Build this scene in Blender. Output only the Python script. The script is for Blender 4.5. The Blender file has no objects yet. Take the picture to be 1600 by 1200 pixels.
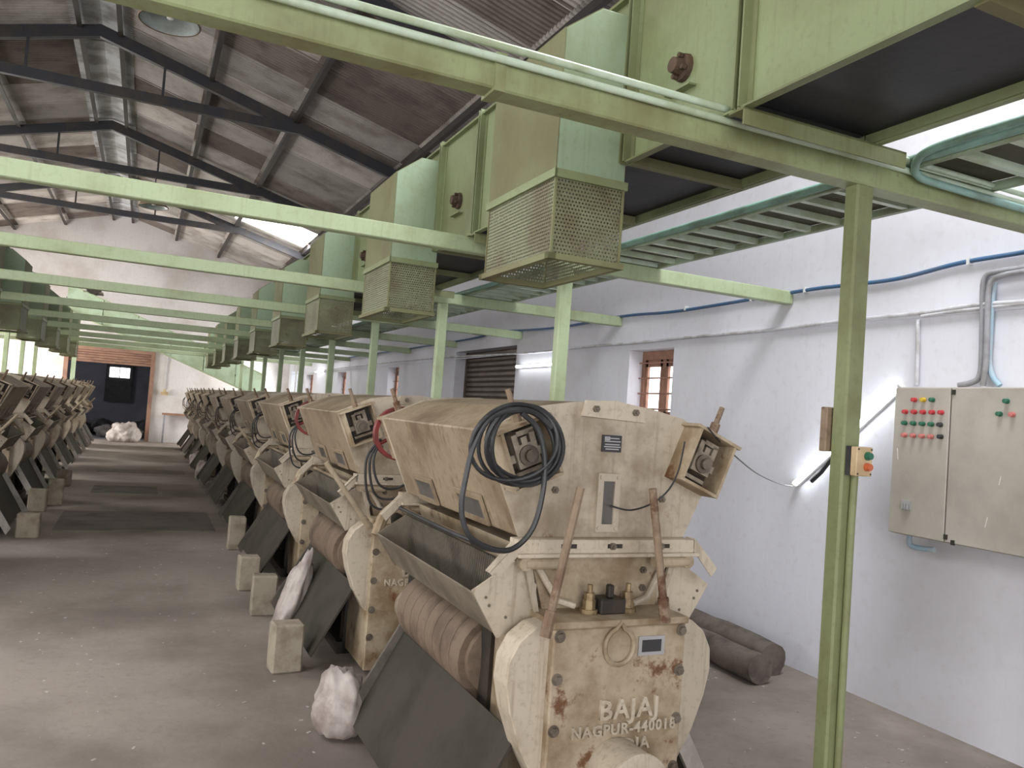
import bpy, bmesh, math, random
from mathutils import Vector, Matrix, noise
C = bpy.context.scene.collection
S = bpy.context.scene
rnd = random.Random(7)
PI = math.pi

# ------------------------------------------------------------------ camera, world, lights, exposure
F_PX, CAM_H = 1250.0, 1.7
yaw, pitch, roll = 0.4300, 0.0381, 0.0725
fw = Vector((math.sin(yaw) * math.cos(pitch), math.cos(yaw) * math.cos(pitch), math.sin(pitch)))
rt = Vector((math.cos(yaw), -math.sin(yaw), 0))
dn = fw.cross(rt)
rt = rt * math.cos(roll) - dn * math.sin(roll)
dn = fw.cross(rt)
cam = bpy.data.objects.new('camera', bpy.data.cameras.new('camera'))
C.objects.link(cam)
cam.matrix_world = Matrix(((rt.x, -dn.x, -fw.x, 0), (rt.y, -dn.y, -fw.y, 0), (rt.z, -dn.z, -fw.z, CAM_H), (0, 0, 0, 1)))
cam.data.sensor_width = 36.0
cam.data.lens = 36.0 * F_PX / 1600.0
cam.data.clip_start = 0.05
cam.data.clip_end = 200
S.camera = cam

W = bpy.data.worlds.new('sky')
S.world = W
W.use_nodes = True
bg = W.node_tree.nodes['Background']
bg.inputs['Color'].default_value = (0.86, 0.93, 1.0, 1)
bg.inputs['Strength'].default_value = 2.2

def area(name, loc, target, sx, sy, power, col=(1, 1, 1)):
    l = bpy.data.lights.new(name, 'AREA')
    l.shape = 'RECTANGLE'
    l.size, l.size_y, l.energy, l.color = sx, sy, power, col
    o = bpy.data.objects.new(name, l)
    C.objects.link(o)
    o.location = loc
    o.rotation_euler = (Vector(target) - Vector(loc)).to_track_quat('-Z', 'Y').to_euler()
    return o

XL_WALL = -6.5
# daylight through the openings of the hall, and added fill lamps
area('daylight_near_door', (-1.2, -5.7, 2.4), (0.2, 8, 2.4), 5.0, 4.2, 330, (1.0, 0.985, 0.96))
area('daylight_roof_light_near', (-3.6, 2.2, 6.15), (0.5, 2.8, 1.5), 2.2, 4.0, 200, (0.97, 0.98, 1.0))
area('daylight_roof_light_right_near', (3.2, 2.5, 5.75), (3.0, 2.5, 0), 1.1, 2.2, 190, (0.96, 0.975, 1.0))
area('fill_roof_left', (-5.4, 9.0, 5.6), (0.0, 9.4, 1.5), 1.2, 4.0, 220, (0.98, 0.985, 1.0))  # added fill lamp under the unseen left eave
area('fill_roof_left_far', (-5.4, 17.5, 5.6), (0.0, 22.0, 2.5), 1.2, 4.0, 400, (1.0, 0.97, 0.93))  # added fill for the far wall, also under the left eave
area('daylight_left_door', (-6.35, 25.2, 1.7), (0.3, 23.5, 0.0), 3.0, 3.0, 850, (1.0, 0.97, 0.93))
area('daylight_right_roof_light', (3.0, 21.4, 6.0), (1.0, 23.0, 0), 1.0, 1.2, 300, (1, 1, 1))
area('fill_right_far', (4.38, 26.6, 1.5), (0, 26.0, .8), 1.8, 2.2, 160, (1.0, 0.98, 0.95))  # added lamp from the right for the far floor and left row
area('fill_back_room', (-4.8, 31.0, 2.6), (-1.0, 31.5, 0.8), 1.2, 1.2, 35, (0.95, 0.97, 1.0))  # added lamp to lift the dark back room
for wy, we in ((0.5, 150), (4.8, 100), (9.1, 60), (13.4, 60), (17.7, 70)):
    area('fill_left_wall', (XL_WALL + .05, wy, 2.1), (0, wy, 2.1), 1.4, 1.5, we, (0.97, 0.98, 1.0))  # added fill low on the unseen left wall, reaching under the ducts

S.view_settings.view_transform = 'Standard'
S.view_settings.look = 'None'
S.view_settings.gamma = 1.0
S.view_settings.use_curve_mapping = False
S.view_settings.exposure = 0.03
S.cycles.max_bounces = 8
S.cycles.diffuse_bounces = 5
S.cycles.use_denoising = True

def ray(u, v):
    return rt * (u - 800) + dn * (v - 600) + fw * F_PX
def at(ax, val, u, v):                      # the point of a photo pixel on the plane  axis = val
    r = ray(u, v)
    o = Vector((0, 0, CAM_H))
    return o + r * ((val - o[ax]) / r[ax])

# ------------------------------------------------------------------ mesh builder
class MB:
    def __init__(s):
        s.v, s.f = [], []
    def add(s, vs, fs):
        n = len(s.v)
        s.v += [tuple(p) for p in vs]
        s.f += [tuple(i + n for i in f) for f in fs]
        return s
    def box(s, x0, x1, y0, y1, z0, z1, rot=None, piv=None):
        vs = [Vector(p) for p in ((x0, y0, z0), (x1, y0, z0), (x1, y1, z0), (x0, y1, z0), (x0, y0, z1), (x1, y0, z1), (x1, y1, z1), (x0, y1, z1))]
        if rot is not None:
            c = Vector(piv) if piv is not None else Vector(((x0 + x1) / 2, (y0 + y1) / 2, (z0 + z1) / 2))
            vs = [c + rot @ (p - c) for p in vs]
        return s.add(vs, [(0, 3, 2, 1), (4, 5, 6, 7), (0, 1, 5, 4), (1, 2, 6, 5), (2, 3, 7, 6), (3, 0, 4, 7)])
    def prism(s, poly, ax, a, b):           # polygon in the plane across axis ax, extruded from a to b
        def p3(p, t):
            return (t, p[0], p[1]) if ax == 0 else (p[0], t, p[1]) if ax == 1 else (p[0], p[1], t)
        n = len(poly)
        vs = [p3(p, a) for p in poly] + [p3(p, b) for p in poly]
        fs = [tuple(range(n)), tuple(range(2 * n - 1, n - 1, -1))] + [(i, i + n, (i + 1) % n + n, (i + 1) % n) for i in range(n)]
        return s.add(vs, fs)
    def cyl(s, p, q, r, n=12, r2=None, cap=True):
        p, q = Vector(p), Vector(q)
        d = (q - p).normalized()
        a = d.cross(Vector((0, 0, 1)) if abs(d.z) < .9 else Vector((1, 0, 0))).normalized()
        b = d.cross(a)
        r2 = r if r2 is None else r2
        vs = []
        for c, rr in ((p, r), (q, r2)):
            for i in range(n):
                t = 2 * PI * i / n
                vs.append(c + (a * math.cos(t) + b * math.sin(t)) * rr)
        fs = [(i, (i + 1) % n, (i + 1) % n + n, i + n) for i in range(n)]
        if cap:
            fs += [tuple(range(n - 1, -1, -1)), tuple(range(n, 2 * n))]
        return s.add(vs, fs)
    def lathe(s, p, d, prof, n=24):         # profile of (distance along d, radius)
        p, d = Vector(p), Vector(d).normalized()
        a = d.cross(Vector((0, 0, 1)) if abs(d.z) < .9 else Vector((1, 0, 0))).normalized()
        b = d.cross(a)
        vs, fs = [], []
        for h, r in prof:
            for i in range(n):
                t = 2 * PI * i / n
                vs.append(p + d * h + (a * math.cos(t) + b * math.sin(t)) * r)
        for k in range(len(prof) - 1):
            fs += [(k * n + i, k * n + (i + 1) % n, (k + 1) * n + (i + 1) % n, (k + 1) * n + i) for i in range(n)]
        return s.add(vs, fs)
    def tube(s, pts, r, n=8, closed=False):
        P = [Vector(p) for p in pts]
        m = len(P)
        vs, fs = [], []
        a = None
        for k in range(m):
            if closed:
                d = P[(k + 1) % m] - P[k - 1]
            else:
                d = P[min(k + 1, m - 1)] - P[max(k - 1, 0)]
            d.normalize()
            if a is None:
                a = d.cross(Vector((0, 0, 1)) if abs(d.z) < .9 else Vector((1, 0, 0))).normalized()
            else:
                a = (a - d * a.dot(d)).normalized()
            b = d.cross(a)
            for i in range(n):
                t = 2 * PI * i / n
                vs.append(P[k] + (a * math.cos(t) + b * math.sin(t)) * r)
        for k in range(m if closed else m - 1):
            k2 = (k + 1) % m
            fs += [(k * n + i, k * n + (i + 1) % n, k2 * n + (i + 1) % n, k2 * n + i) for i in range(n)]
        if not closed:
            fs += [tuple(range(n - 1, -1, -1)), tuple(range((m - 1) * n, m * n))]
        return s.add(vs, fs)
    def slab(s, quad, t):                   # a quad given thickness t along its normal
        q = [Vector(p) for p in quad]
        nn = (q[1] - q[0]).cross(q[2] - q[0]).normalized() * t
        m = len(q)
        vs = q + [p + nn for p in q]
        return s.add(vs, [tuple(range(m - 1, -1, -1)), tuple(range(m, 2 * m))] + [(i, (i + 1) % m, (i + 1) % m + m, i + m) for i in range(m)])
    def build(s, name, mat, parent=None, smooth=False, bev=0, loc=None, kind=None, angle=40):
        me = bpy.data.meshes.new(name)
        me.from_pydata(s.v, [], s.f)
        bm = bmesh.new()
        bm.from_mesh(me)
        bmesh.ops.recalc_face_normals(bm, faces=bm.faces)
        if bev:
            bmesh.ops.bevel(bm, geom=list(bm.edges), offset=bev, segments=1, affect='EDGES', profile=.5, clamp_overlap=True)
        bm.to_mesh(me)
        bm.free()
        if smooth:
            me.shade_smooth()
            me.set_sharp_from_angle(angle=math.radians(angle))
        me.materials.append(mat)
        o = bpy.data.objects.new(name, me)
        C.objects.link(o)
        if parent is not None:
            o.parent = parent
        if loc is not None:
            o.location = loc
        if kind:
            o['kind'] = kind
        return o

def tag(o, label=None, cat=None, group=None, kind=None):
    if label: o['label'] = label
    if cat: o['category'] = cat
    if group: o['group'] = group
    if kind: o['kind'] = kind
    return o
def thing(name, loc, label, cat, group=None, rz=0):
    o = bpy.data.objects.new(name, None)
    o.empty_display_size = .1
    C.objects.link(o)
    o.location = loc
    o.rotation_euler = (0, 0, rz)
    return tag(o, label, cat, group)
def copy_tree(o, parent=None):
    c = o.copy()
    C.objects.link(c)
    if parent is not None:
        c.parent = parent
    for ch in o.children:
        copy_tree(ch, c)
    return c
def again(o, parent=None, loc=None, name=None):
    c = o.copy()
    C.objects.link(c)
    if parent is not None: c.parent = parent
    if loc is not None: c.location = loc
    return c
def curve_pts(P, n=8):                      # Catmull-Rom through the points
    P = [Vector(p) for p in P]
    out = []
    for i in range(len(P) - 1):
        p0, p1, p2, p3 = P[max(i - 1, 0)], P[i], P[i + 1], P[min(i + 2, len(P) - 1)]
        for k in range(n):
            t = k / n
            out.append(.5 * ((2 * p1) + (p2 - p0) * t + (2 * p0 - 5 * p1 + 4 * p2 - p3) * t * t + (3 * p1 - p0 - 3 * p2 + p3) * t ** 3))
    out.append(P[-1])
    return out

# ------------------------------------------------------------------ materials
def mat(name, base, dirt=None, rust=None, rough=.6, metal=0.0, dirt_scale=2.2, dirt_amt=(.42, .68), rust_thr=(.60, .72), streak=0.0, bump=.12, fine=35, rnd_val=0.0, spots=None):
    m = bpy.data.materials.new(name)
    m.use_nodes = True
    nt = m.node_tree
    N, L = nt.nodes, nt.links
    b = N['Principled BSDF']
    b.inputs['Roughness'].default_value = rough
    b.inputs['Metallic'].default_value = metal
    tc = N.new('ShaderNodeTexCoord')
    oi = N.new('ShaderNodeObjectInfo')
    va = N.new('ShaderNodeVectorMath'); va.operation = 'SCALE'
    cx = N.new('ShaderNodeCombineXYZ')
    for i in range(3): L.new(oi.outputs['Random'], cx.inputs[i])
    L.new(cx.outputs[0], va.inputs[0]); va.inputs['Scale'].default_value = 17.0
    ad = N.new('ShaderNodeVectorMath'); ad.operation = 'ADD'
    L.new(tc.outputs['Object'], ad.inputs[0]); L.new(va.outputs[0], ad.inputs[1])
    vec = ad.outputs[0]
    def ns(scale, detail=5, vin=vec, rough_=.6):
        n = N.new('ShaderNodeTexNoise')
        n.inputs['Scale'].default_value = scale
        n.inputs['Detail'].default_value = detail
        n.inputs['Roughness'].default_value = rough_
        L.new(vin, n.inputs['Vector'])
        return n.outputs['Fac']
    def rng(x, a, c, lo=0.0, hi=1.0):
        r = N.new('ShaderNodeMapRange')
        r.interpolation_type = 'SMOOTHSTEP'
        for i, q in enumerate((a, c, lo, hi)): r.inputs[i + 1].default_value = q
        L.new(x, r.inputs[0])
        return r.outputs[0]
    def mix(fac, A, B):
        x = N.new('ShaderNodeMix'); x.data_type = 'RGBA'
        if isinstance(fac, float): x.inputs[0].default_value = fac
        else: L.new(fac, x.inputs[0])
        for k, q in ((6, A), (7, B)):
            if isinstance(q, tuple): x.inputs[k].default_value = (*q, 1)
            else: L.new(q, x.inputs[k])
        return x.outputs[2]
    col = base
    if dirt:
        col = mix(rng(ns(dirt_scale), dirt_amt[0], dirt_amt[1]), col, dirt)
        col = mix(rng(ns(fine, 3), .5, .75, 0, .35), col, dirt)
    if streak:
        mp = N.new('ShaderNodeMapping')
        mp.inputs['Scale'].default_value = (26, 26, 1.1)
        L.new(vec, mp.inputs['Vector'])
        col = mix(rng(ns(1.6, 5, mp.outputs[0]), .5, .75, 0, streak), col, dirt)
    if rust:
        col = mix(rng(ns(5.5, 8, rough_=.72), rust_thr[0], rust_thr[1]), col, rust)
    if spots:
        col = mix(rng(ns(spots[1], 6, rough_=.7), spots[2], spots[3]), col, spots[0])
    if rnd_val:
        hv = N.new('ShaderNodeHueSaturation')
        L.new(rng(oi.outputs['Random'], 0, 1, 1 - rnd_val, 1 + rnd_val * .5), hv.inputs['Value'])
        if isinstance(col, tuple): hv.inputs['Color'].default_value = (*col, 1)
        else: L.new(col, hv.inputs['Color'])
        col = hv.outputs[0]
    if isinstance(col, tuple): b.inputs['Base Color'].default_value = (*col, 1)
    else: L.new(col, b.inputs['Base Color'])
    if bump:
        bp = N.new('ShaderNodeBump')
        bp.inputs['Strength'].default_value = bump
        bp.inputs['Distance'].default_value = .01
        L.new(ns(fine * .7, 4), bp.inputs['Height'])
        L.new(bp.outputs[0], b.inputs['Normal'])
    return m
def glow(name, col, strength):
    m = bpy.data.materials.new(name)
    m.use_nodes = True
    b = m.node_tree.nodes['Principled BSDF']
    b.inputs['Base Color'].default_value = (*col, 1)
    b.inputs['Emission Color'].default_value = (*col, 1)
    b.inputs['Emission Strength'].default_value = strength
    return m

M = dict(
    plaster=mat('whitewashed_plaster', (.70, .70, .765), (.57, .55, .57), None, .9, dirt_scale=.55, dirt_amt=(.42, .80), streak=.13, bump=.10, fine=14, spots=((.42, .36, .33), 3.1, .72, .80)),
    plaster_end=mat('end_wall_plaster', (.66, .63, .63), (.48, .43, .41), None, .9, dirt_scale=.5, streak=.3, bump=.1, fine=14, spots=((.25, .20, .18), 2.3, .72, .8)),
    plaster_warm=mat('cream_plaster', (.70, .62, .44), (.50, .42, .30), None, .9, dirt_scale=.6, streak=.4, bump=.1, fine=14),
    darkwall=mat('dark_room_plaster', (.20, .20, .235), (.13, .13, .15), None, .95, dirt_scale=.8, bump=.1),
    floor=mat('dusty_concrete', (.33, .28, .245), (.185, .152, .13), None, .88, dirt_scale=.8, dirt_amt=(.38, .70), bump=.25, fine=22, spots=((.40, .36, .33), 9, .70, .80)),
    slab=mat('dark_concrete_slab', (.205, .175, .155), (.135, .112, .098), None, .9, dirt_scale=3, bump=.2, fine=30),
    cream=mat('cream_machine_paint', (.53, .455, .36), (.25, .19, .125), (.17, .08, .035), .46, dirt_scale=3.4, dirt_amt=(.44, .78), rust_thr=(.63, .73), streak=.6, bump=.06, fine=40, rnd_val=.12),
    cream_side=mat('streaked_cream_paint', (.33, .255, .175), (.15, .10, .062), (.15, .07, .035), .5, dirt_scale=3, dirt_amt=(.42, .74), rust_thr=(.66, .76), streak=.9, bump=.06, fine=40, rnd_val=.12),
    cream_rust=mat('rusty_cream_paint', (.45, .365, .26), (.23, .16, .09), (.15, .065, .025), .55, dirt_scale=4.5, dirt_amt=(.40, .68), rust_thr=(.56, .66), bump=.12, fine=40, rnd_val=.1),
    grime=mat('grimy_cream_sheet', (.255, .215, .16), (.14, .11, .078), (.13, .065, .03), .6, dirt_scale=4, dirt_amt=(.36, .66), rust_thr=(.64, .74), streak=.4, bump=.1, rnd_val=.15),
    grid=mat('dark_ribbed_grid', (.17, .15, .115), (.10, .085, .065), None, .55, dirt_scale=5, bump=.05),
    slide=mat('dark_seed_slide_sheet', (.055, .046, .033), (.035, .029, .021), (.06, .042, .027), .85, dirt_scale=3, rust_thr=(.66, .8), bump=.1, rnd_val=.15),
    board_lit=mat('lit_slide_board', (.42, .39, .36), (.28, .25, .22), None, .75, dirt_scale=5, streak=.5, bump=.15, rnd_val=.2),  # right-facing boards, the light they catch put into the colour
    board_shaded=mat('shaded_slide_board', (.12, .105, .085), (.07, .06, .048), None, .75, dirt_scale=5, streak=.4, bump=.15),  # darker copy for left-facing boards, shade put into the colour
    board=mat('grey_slide_board', (.24, .22, .20), (.14, .12, .10), None, .75, dirt_scale=5, streak=.6, bump=.15, rnd_val=.2),
    dark=mat('oily_dark_iron', (.035, .030, .026), (.06, .045, .035), (.09, .045, .025), .5, .3, dirt_scale=6, bump=.2),
    iron=mat('worn_iron', (.20, .165, .13), (.10, .075, .055), (.16, .075, .035), .5, .4, dirt_scale=8, bump=.15),
    rust=mat('dark_rust', (.085, .05, .03), (.05, .03, .02), (.13, .06, .025), .8, dirt_scale=9, bump=.4),
    rustbar=mat('rusty_rod', (.26, .19, .13), (.15, .09, .055), (.10, .045, .022), .65, .1, dirt_scale=9, rust_thr=(.5, .62), bump=.2),
    bearing=mat('greasy_cast_iron', (.33, .28, .215), (.14, .105, .075), (.12, .06, .03), .5, .1, dirt_scale=14, bump=.15),
    brass=mat('brass_nut', (.33, .25, .135), (.17, .11, .055), None, .45, .4, dirt_scale=20, bump=.05),
    wood=mat('leather_roller', (.19, .135, .095), (.105, .07, .048), None, .7, dirt_scale=6, bump=.3, fine=50),
    brownwood=mat('window_wood', (.36, .19, .13), (.22, .11, .075), None, .7, dirt_scale=5, streak=.5, bump=.1),  # brown lightened to carry the glare at the windows
    darkwood=mat('dark_shutter_wood', (.075, .042, .034), (.045, .028, .022), None, .75, dirt_scale=5, bump=.1),
    black=mat('black_rubber', (.018, .018, .02), (.04, .04, .042), None, .45, dirt_scale=9, bump=.05),
    belt=mat('black_duct_floor', (.011, .011, .015), (.022, .021, .027), None, .55, dirt_scale=2.5, bump=.15),
    green=mat('green_beam_paint', (.40, .48, .30), (.27, .30, .155), (.18, .12, .06), .5, dirt_scale=2.2, dirt_amt=(.46, .80), rust_thr=(.70, .80), streak=.4, bump=.05, fine=40),
    green_olive=mat('dusty_green_column_paint', (.215, .24, .115), (.145, .145, .06), (.12, .08, .04), .55, dirt_scale=2.5, dirt_amt=(.42, .75), rust_thr=(.70, .8), streak=.5, bump=.06, fine=40),
    green_duct=mat('green_duct_paint', (.215, .26, .13), (.15, .155, .07), (.12, .08, .04), .5, dirt_scale=1.3, dirt_amt=(.38, .72), rust_thr=(.71, .78), streak=.4, bump=.05, rnd_val=.1),
    green_chute=mat('mint_chute_paint', (.31, .41, .285), (.22, .255, .14), (.12, .08, .04), .48, dirt_scale=1.2, dirt_amt=(.45, .78), rust_thr=(.72, .8), streak=.3, bump=.04, rnd_val=.08),
    dusty=mat('dust_browned_green_paint', (.185, .19, .093), (.145, .13, .06), None, .7, dirt_scale=1.6, streak=.4, bump=.05, rnd_val=.08),
    perf=mat('perforated_green_sheet', (.20, .21, .125), (.13, .11, .06), (.10, .06, .035), .55, dirt_scale=3, bump=.05),
    palepipe=mat('pale_green_pipe', (.52, .62, .50), (.36, .42, .28), None, .35, dirt_scale=5, bump=.03),
    front=mat('grimy_front_beam_paint', (.30, .35, .18), (.19, .185, .085), (.10, .07, .035), .5, dirt_scale=2.4, dirt_amt=(.36, .70), rust_thr=(.62, .74), streak=.4, bump=.08),
    trayfloor=mat('dusty_tray_floor', (.075, .075, .045), (.05, .045, .03), None, .8, dirt_scale=6, bump=.2),
    tray=mat('tray_steel_green', (.33, .42, .30), (.20, .22, .13), (.10, .07, .04), .5, dirt_scale=4, streak=.3, bump=.05),
    tealpipe=mat('teal_pipe', (.25, .42, .38), (.17, .26, .22), None, .4, dirt_scale=6, bump=.04),
    mint=mat('pale_mint_conveyor', (.50, .64, .47), (.36, .44, .28), None, .5, dirt_scale=1.5, streak=.3, bump=.04),
    asbestos=mat('corrugated_asbestos', (.50, .46, .43), (.30, .26, .235), None, .9, dirt_scale=1.7, dirt_amt=(.40, .72), bump=.25, fine=30, rnd_val=.38),
    asbestos_dark=mat('damp_asbestos', (.19, .155, .135), (.115, .09, .08), None, .9, dirt_scale=1.7, bump=.25, fine=30, rnd_val=.2),
    ridge=mat('pale_ridge_sheet', (.55, .56, .58), (.30, .285, .285), None, .8, dirt_scale=2.2, dirt_amt=(.40, .62), bump=.2),
    truss=mat('dark_truss_steel', (.030, .030, .038), (.050, .042, .038), (.06, .04, .03), .55, .1, dirt_scale=4, bump=.1),
    purlin=mat('purlin_steel', (.04, .033, .03), (.03, .024, .02), None, .7, dirt_scale=3, bump=.1),
    cabinet=mat('beige_cabinet_paint', (.43, .395, .345), (.36, .325, .28), None, .45, dirt_scale=2.5, bump=.03, spots=((.30, .26, .21), 30, .70, .78)),
    whitepipe=mat('white_conduit', (.62, .62, .66), (.42, .40, .40), None, .5, dirt_scale=7, bump=.05),
    greypipe=mat('grey_conduit', (.34, .34, .37), (.24, .23, .23), None, .5, dirt_scale=7, bump=.05),
    bluepipe=mat('blue_cable', (.055, .135, .27), (.09, .14, .22), None, .5, dirt_scale=6, bump=.04),
    palebluepipe=mat('pale_blue_conduit', (.32, .47, .58), (.45, .5, .55), None, .5, dirt_scale=9, bump=.04),
    red=mat('red_button', (.50, .04, .05), None, None, .4, bump=0), pink=mat('pink_button', (.55, .17, .15), None, None, .4, bump=0),
    grn=mat('green_button', (.02, .13, .075), None, None, .4, bump=0), yel=mat('yellow_button', (.62, .42, .03), None, None, .4, bump=0),
    orange=mat('orange_button', (.50, .11, .04), None, None, .4, bump=0),
    white=mat('white_plastic', (.72, .72, .70), None, None, .45, bump=0), redwheel=mat('red_pulley', (.20, .018, .018), (.12, .02, .018), None, .5, dirt_scale=9, bump=.05),
    stone=mat('limestone_block', (.36, .31, .24), (.23, .19, .14), None, .92, dirt_scale=7, bump=.5, fine=25, rnd_val=.15),
    sack=mat('white_plastic_sack', (.46, .405, .375), (.27, .215, .195), None, .5, dirt_scale=7, bump=.4, fine=12),
    sackdark=mat('dark_bundle', (.055, .05, .055), (.03, .03, .034), None, .7, dirt_scale=5, bump=.4, fine=10),
    sackgrey=mat('grey_bundle', (.22, .20, .20), (.12, .11, .11), None, .7, dirt_scale=5, bump=.4, fine=10),
    log=mat('weathered_pole_wood', (.15, .12, .10), (.075, .06, .052), None, .85, dirt_scale=5, streak=.3, bump=.4),
    shutter=mat('brown_shutter_steel', (.125, .092, .076), (.085, .06, .05), None, .55, dirt_scale=3, bump=.08, rnd_val=.1),
    shutter_red=mat('reddish_shutter_steel', (.30, .17, .12), (.20, .11, .08), None, .6, dirt_scale=3, bump=.08),
    glassdark=mat('dusty_sight_glass', (.115, .105, .10), (.075, .068, .06), None, .35, dirt_scale=9, bump=.03),
    plate=mat('black_name_plate', (.035, .035, .038), None, None, .4, bump=0), silver=mat('dull_silver', (.42, .42, .42), None, None, .4, .3, bump=0),
    lampin=mat('lamp_reflector', (.30, .335, .325), (.22, .24, .23), None, .4, dirt_scale=6, bump=.02), lampout=mat('rusty_lamp_shade', (.20, .125, .07), (.12, .075, .045), None, .6, dirt_scale=6, bump=.05),
    tube=glow('lit_tube', (.93, .97, 1.0), 14.0), daylight=glow('bright_daylight_sheet', (.97, .98, 1.0), 3.0),
    chalk=mat('chalk_mark', (.72, .70, .66), None, None, .9, bump=0), lint=mat('floor_scraps', (.50, .47, .43), (.25, .2, .17), None, .9, dirt_scale=20, bump=0),
    pushbox=mat('yellowed_box_plastic', (.56, .42, .25), (.45, .32, .18), None, .5, dirt_scale=12, bump=.02),
)

# ------------------------------------------------------------------ the setting
XR, XL, YN, YF, XC = 4.47, -6.5, -6.0, 28.0, -1.0
def roof_z(x): return 7.10 - .277 * abs(x - XC)

fl = MB().box(XL - .3, XR + .3, YN, YF + .3, -.2, 0).build('floor', M['floor'])
tag(fl, kind='structure')
for (y0, y1, x0, x1) in ((10.5, 12.1, -.82, .95), (14.2, 15.2, -.62, .35), (17.6, 18.3, -.7, .9)):
    MB().box(x0, x1, y0, y1, 0, .006).build('floor_slab', M['slab'], fl)

def wall_y(name, x0, x1, y0, y1, ztop, holes, m):        # a wall running along y with (ya, yb, za, zb) openings
    w = MB()
    y = y0
    for (a, b, za, zb) in sorted(holes):
        w.box(x0, x1, y, a, 0, ztop)
        if za > 0: w.box(x0, x1, a, b, 0, za)
        w.box(x0, x1, a, b, zb, ztop)
        y = b
    w.box(x0, x1, y, y1, 0, ztop)
    return tag(w.build(name, m), kind='structure')
def gable(name, y0, y1, hole, m):                         # gable wall across x with one opening
    a, b, z1 = hole
    w = MB()
    w.prism([(XL, 0), (a, 0), (a, roof_z(a) + .06), (XL, roof_z(XL) + .06)], 1, y0, y1)
    mid = [(a, z1), (b, z1), (b, roof_z(b) + .06)] + ([(XC, roof_z(XC) + .06)] if a < XC < b else []) + [(a, roof_z(a) + .06)]
    w.prism(mid, 1, y0, y1)
    w.prism([(b, 0), (XR, 0), (XR, roof_z(XR) + .06), (b, roof_z(b) + .06)], 1, y0, y1)
    return tag(w.build(name, m), kind='structure')

WIN = [(6.17, 6.92, 1.15, 2.44), (15.05, 15.80, 1.15, 2.48), (19.5, 20.45, 1.15, 2.46), (23.7, 24.8, 1.15, 2.46)]
SHUT = (9.67, 11.96, 0, 2.63)
wall_y('wall_right', XR, XR + .28, YN, YF, roof_z(XR) - .03, WIN + [SHUT, (25.7, 27.5, 0, 2.6)], M['plaster'])  # far door opening added for the fill lamp beside it
wall_y('wall_left', XL - .28, XL, YN, YF, roof_z(XL) - .03, [(23.6, 26.8, 0, 3.2)] + [(w - .7, w + .7, 1.35, 2.85) for w in (0.5, 4.8, 9.1, 13.4, 17.7)], M['plaster_warm'])  # unseen left window openings added for the fill lamps
gable('wall_far', YF, YF + .28, (-2.2, .19, 2.78), M['plaster_end'])
gable('wall_near', YN - .28, YN, (-3.7, 1.3, 4.5), M['plaster'])
# right wall: thin plaster ledge that runs over the openings
tag(MB().box(XR - .018, XR, 2.0, YF, 2.505, 2.52).build('trim_1', M['plaster']), kind='structure')

# room behind the far door
dr = MB()
dr.box(-5, 3, 34, 34.2, 0, 4); dr.box(-5, 3, YF + .28, 34.2, -.2, -.01); dr.box(-5, 3, YF + .28, 34.2, 3.6, 3.8)
dr.box(-5.2, -5, YF + .28, 30.4, 0, 4); dr.box(-5.2, -5, 31.6, 34.2, 0, 4); dr.box(-5.2, -5, 30.4, 31.6, 0, 2.0); dr.box(-5.2, -5, 30.4, 31.6, 3.2, 4); dr.box(3, 3.2, YF + .28, 34.2, 0, 4)  # left wall opening added for the back room lamp
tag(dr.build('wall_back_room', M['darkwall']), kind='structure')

def window(n, y0, y1, z0, z1):
    zr = z1 - .46 * (z1 - z0) - .06
    r = MB()
    fx0, fx1 = XR + .16, XR + .23
    t = .055
    for b in ((y0, y0 + t, z0, z1), (y1 - t, y1, z0, z1), (y0 + t, y1 - t, z0, z0 + t), (y0 + t, y1 - t, z1 - t * 1.6, z1)):
        r.box(fx0, fx1, *b)
    w = tag(r.build('window_%d' % n, M['brownwood']), kind='structure')
    MB().box(fx0, fx1, y0 + t, y1 - t, zr - .07, zr).build('transom', M['brownwood'], w)
    MB().box(fx0 + .01, fx1 - .01, (y0 + y1) / 2 - .03, (y0 + y1) / 2 + .03, zr, z1 - t * 1.6).build('mullion', M['brownwood'], w)
    for s in (0, 1):
        a = y0 + t if s == 0 else (y0 + y1) / 2 + .03
        b = (y0 + y1) / 2 - .03 if s == 0 else y1 - t
        q = MB()
        for bb in ((a, a + .035, zr, z1 - t * 1.6), (b - .035, b, zr, z1 - t * 1.6), (a, b, zr, zr + .05), (a, b, z1 - t * 1.6 - .07, z1 - t * 1.6)):
            q.box(fx0 + .012, fx1 - .015, *bb)
        sash = q.build('sash', M['brownwood'], w)
        MB().box(fx1 - .03, fx1 - .026, a + .03, b - .03, zr + .04, z1 - .14).build('pane', M['daylight'], sash)
        sh = MB()
        nb = 4
        for k in range(nb):
            sh.box(fx0 + .012 + .004 * (k % 2), fx1 - .02, a + (b - a) * k / nb + .002, a + (b - a) * (k + 1) / nb - .002, z0 + t, zr - .07)
        sh.build('shutter_leaf', M['darkwood'], w)
    for k in range(4):
        z = zr + .07 + k * (z1 - zr - .16) / 3.2
        MB().cyl((fx0 - .03, y0, z), (fx0 - .03, y1, z), .008, 8).build('bar', M['brownwood'], w)
    return w
for i, h in enumerate(WIN):
    window(i + 1, *h)

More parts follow.
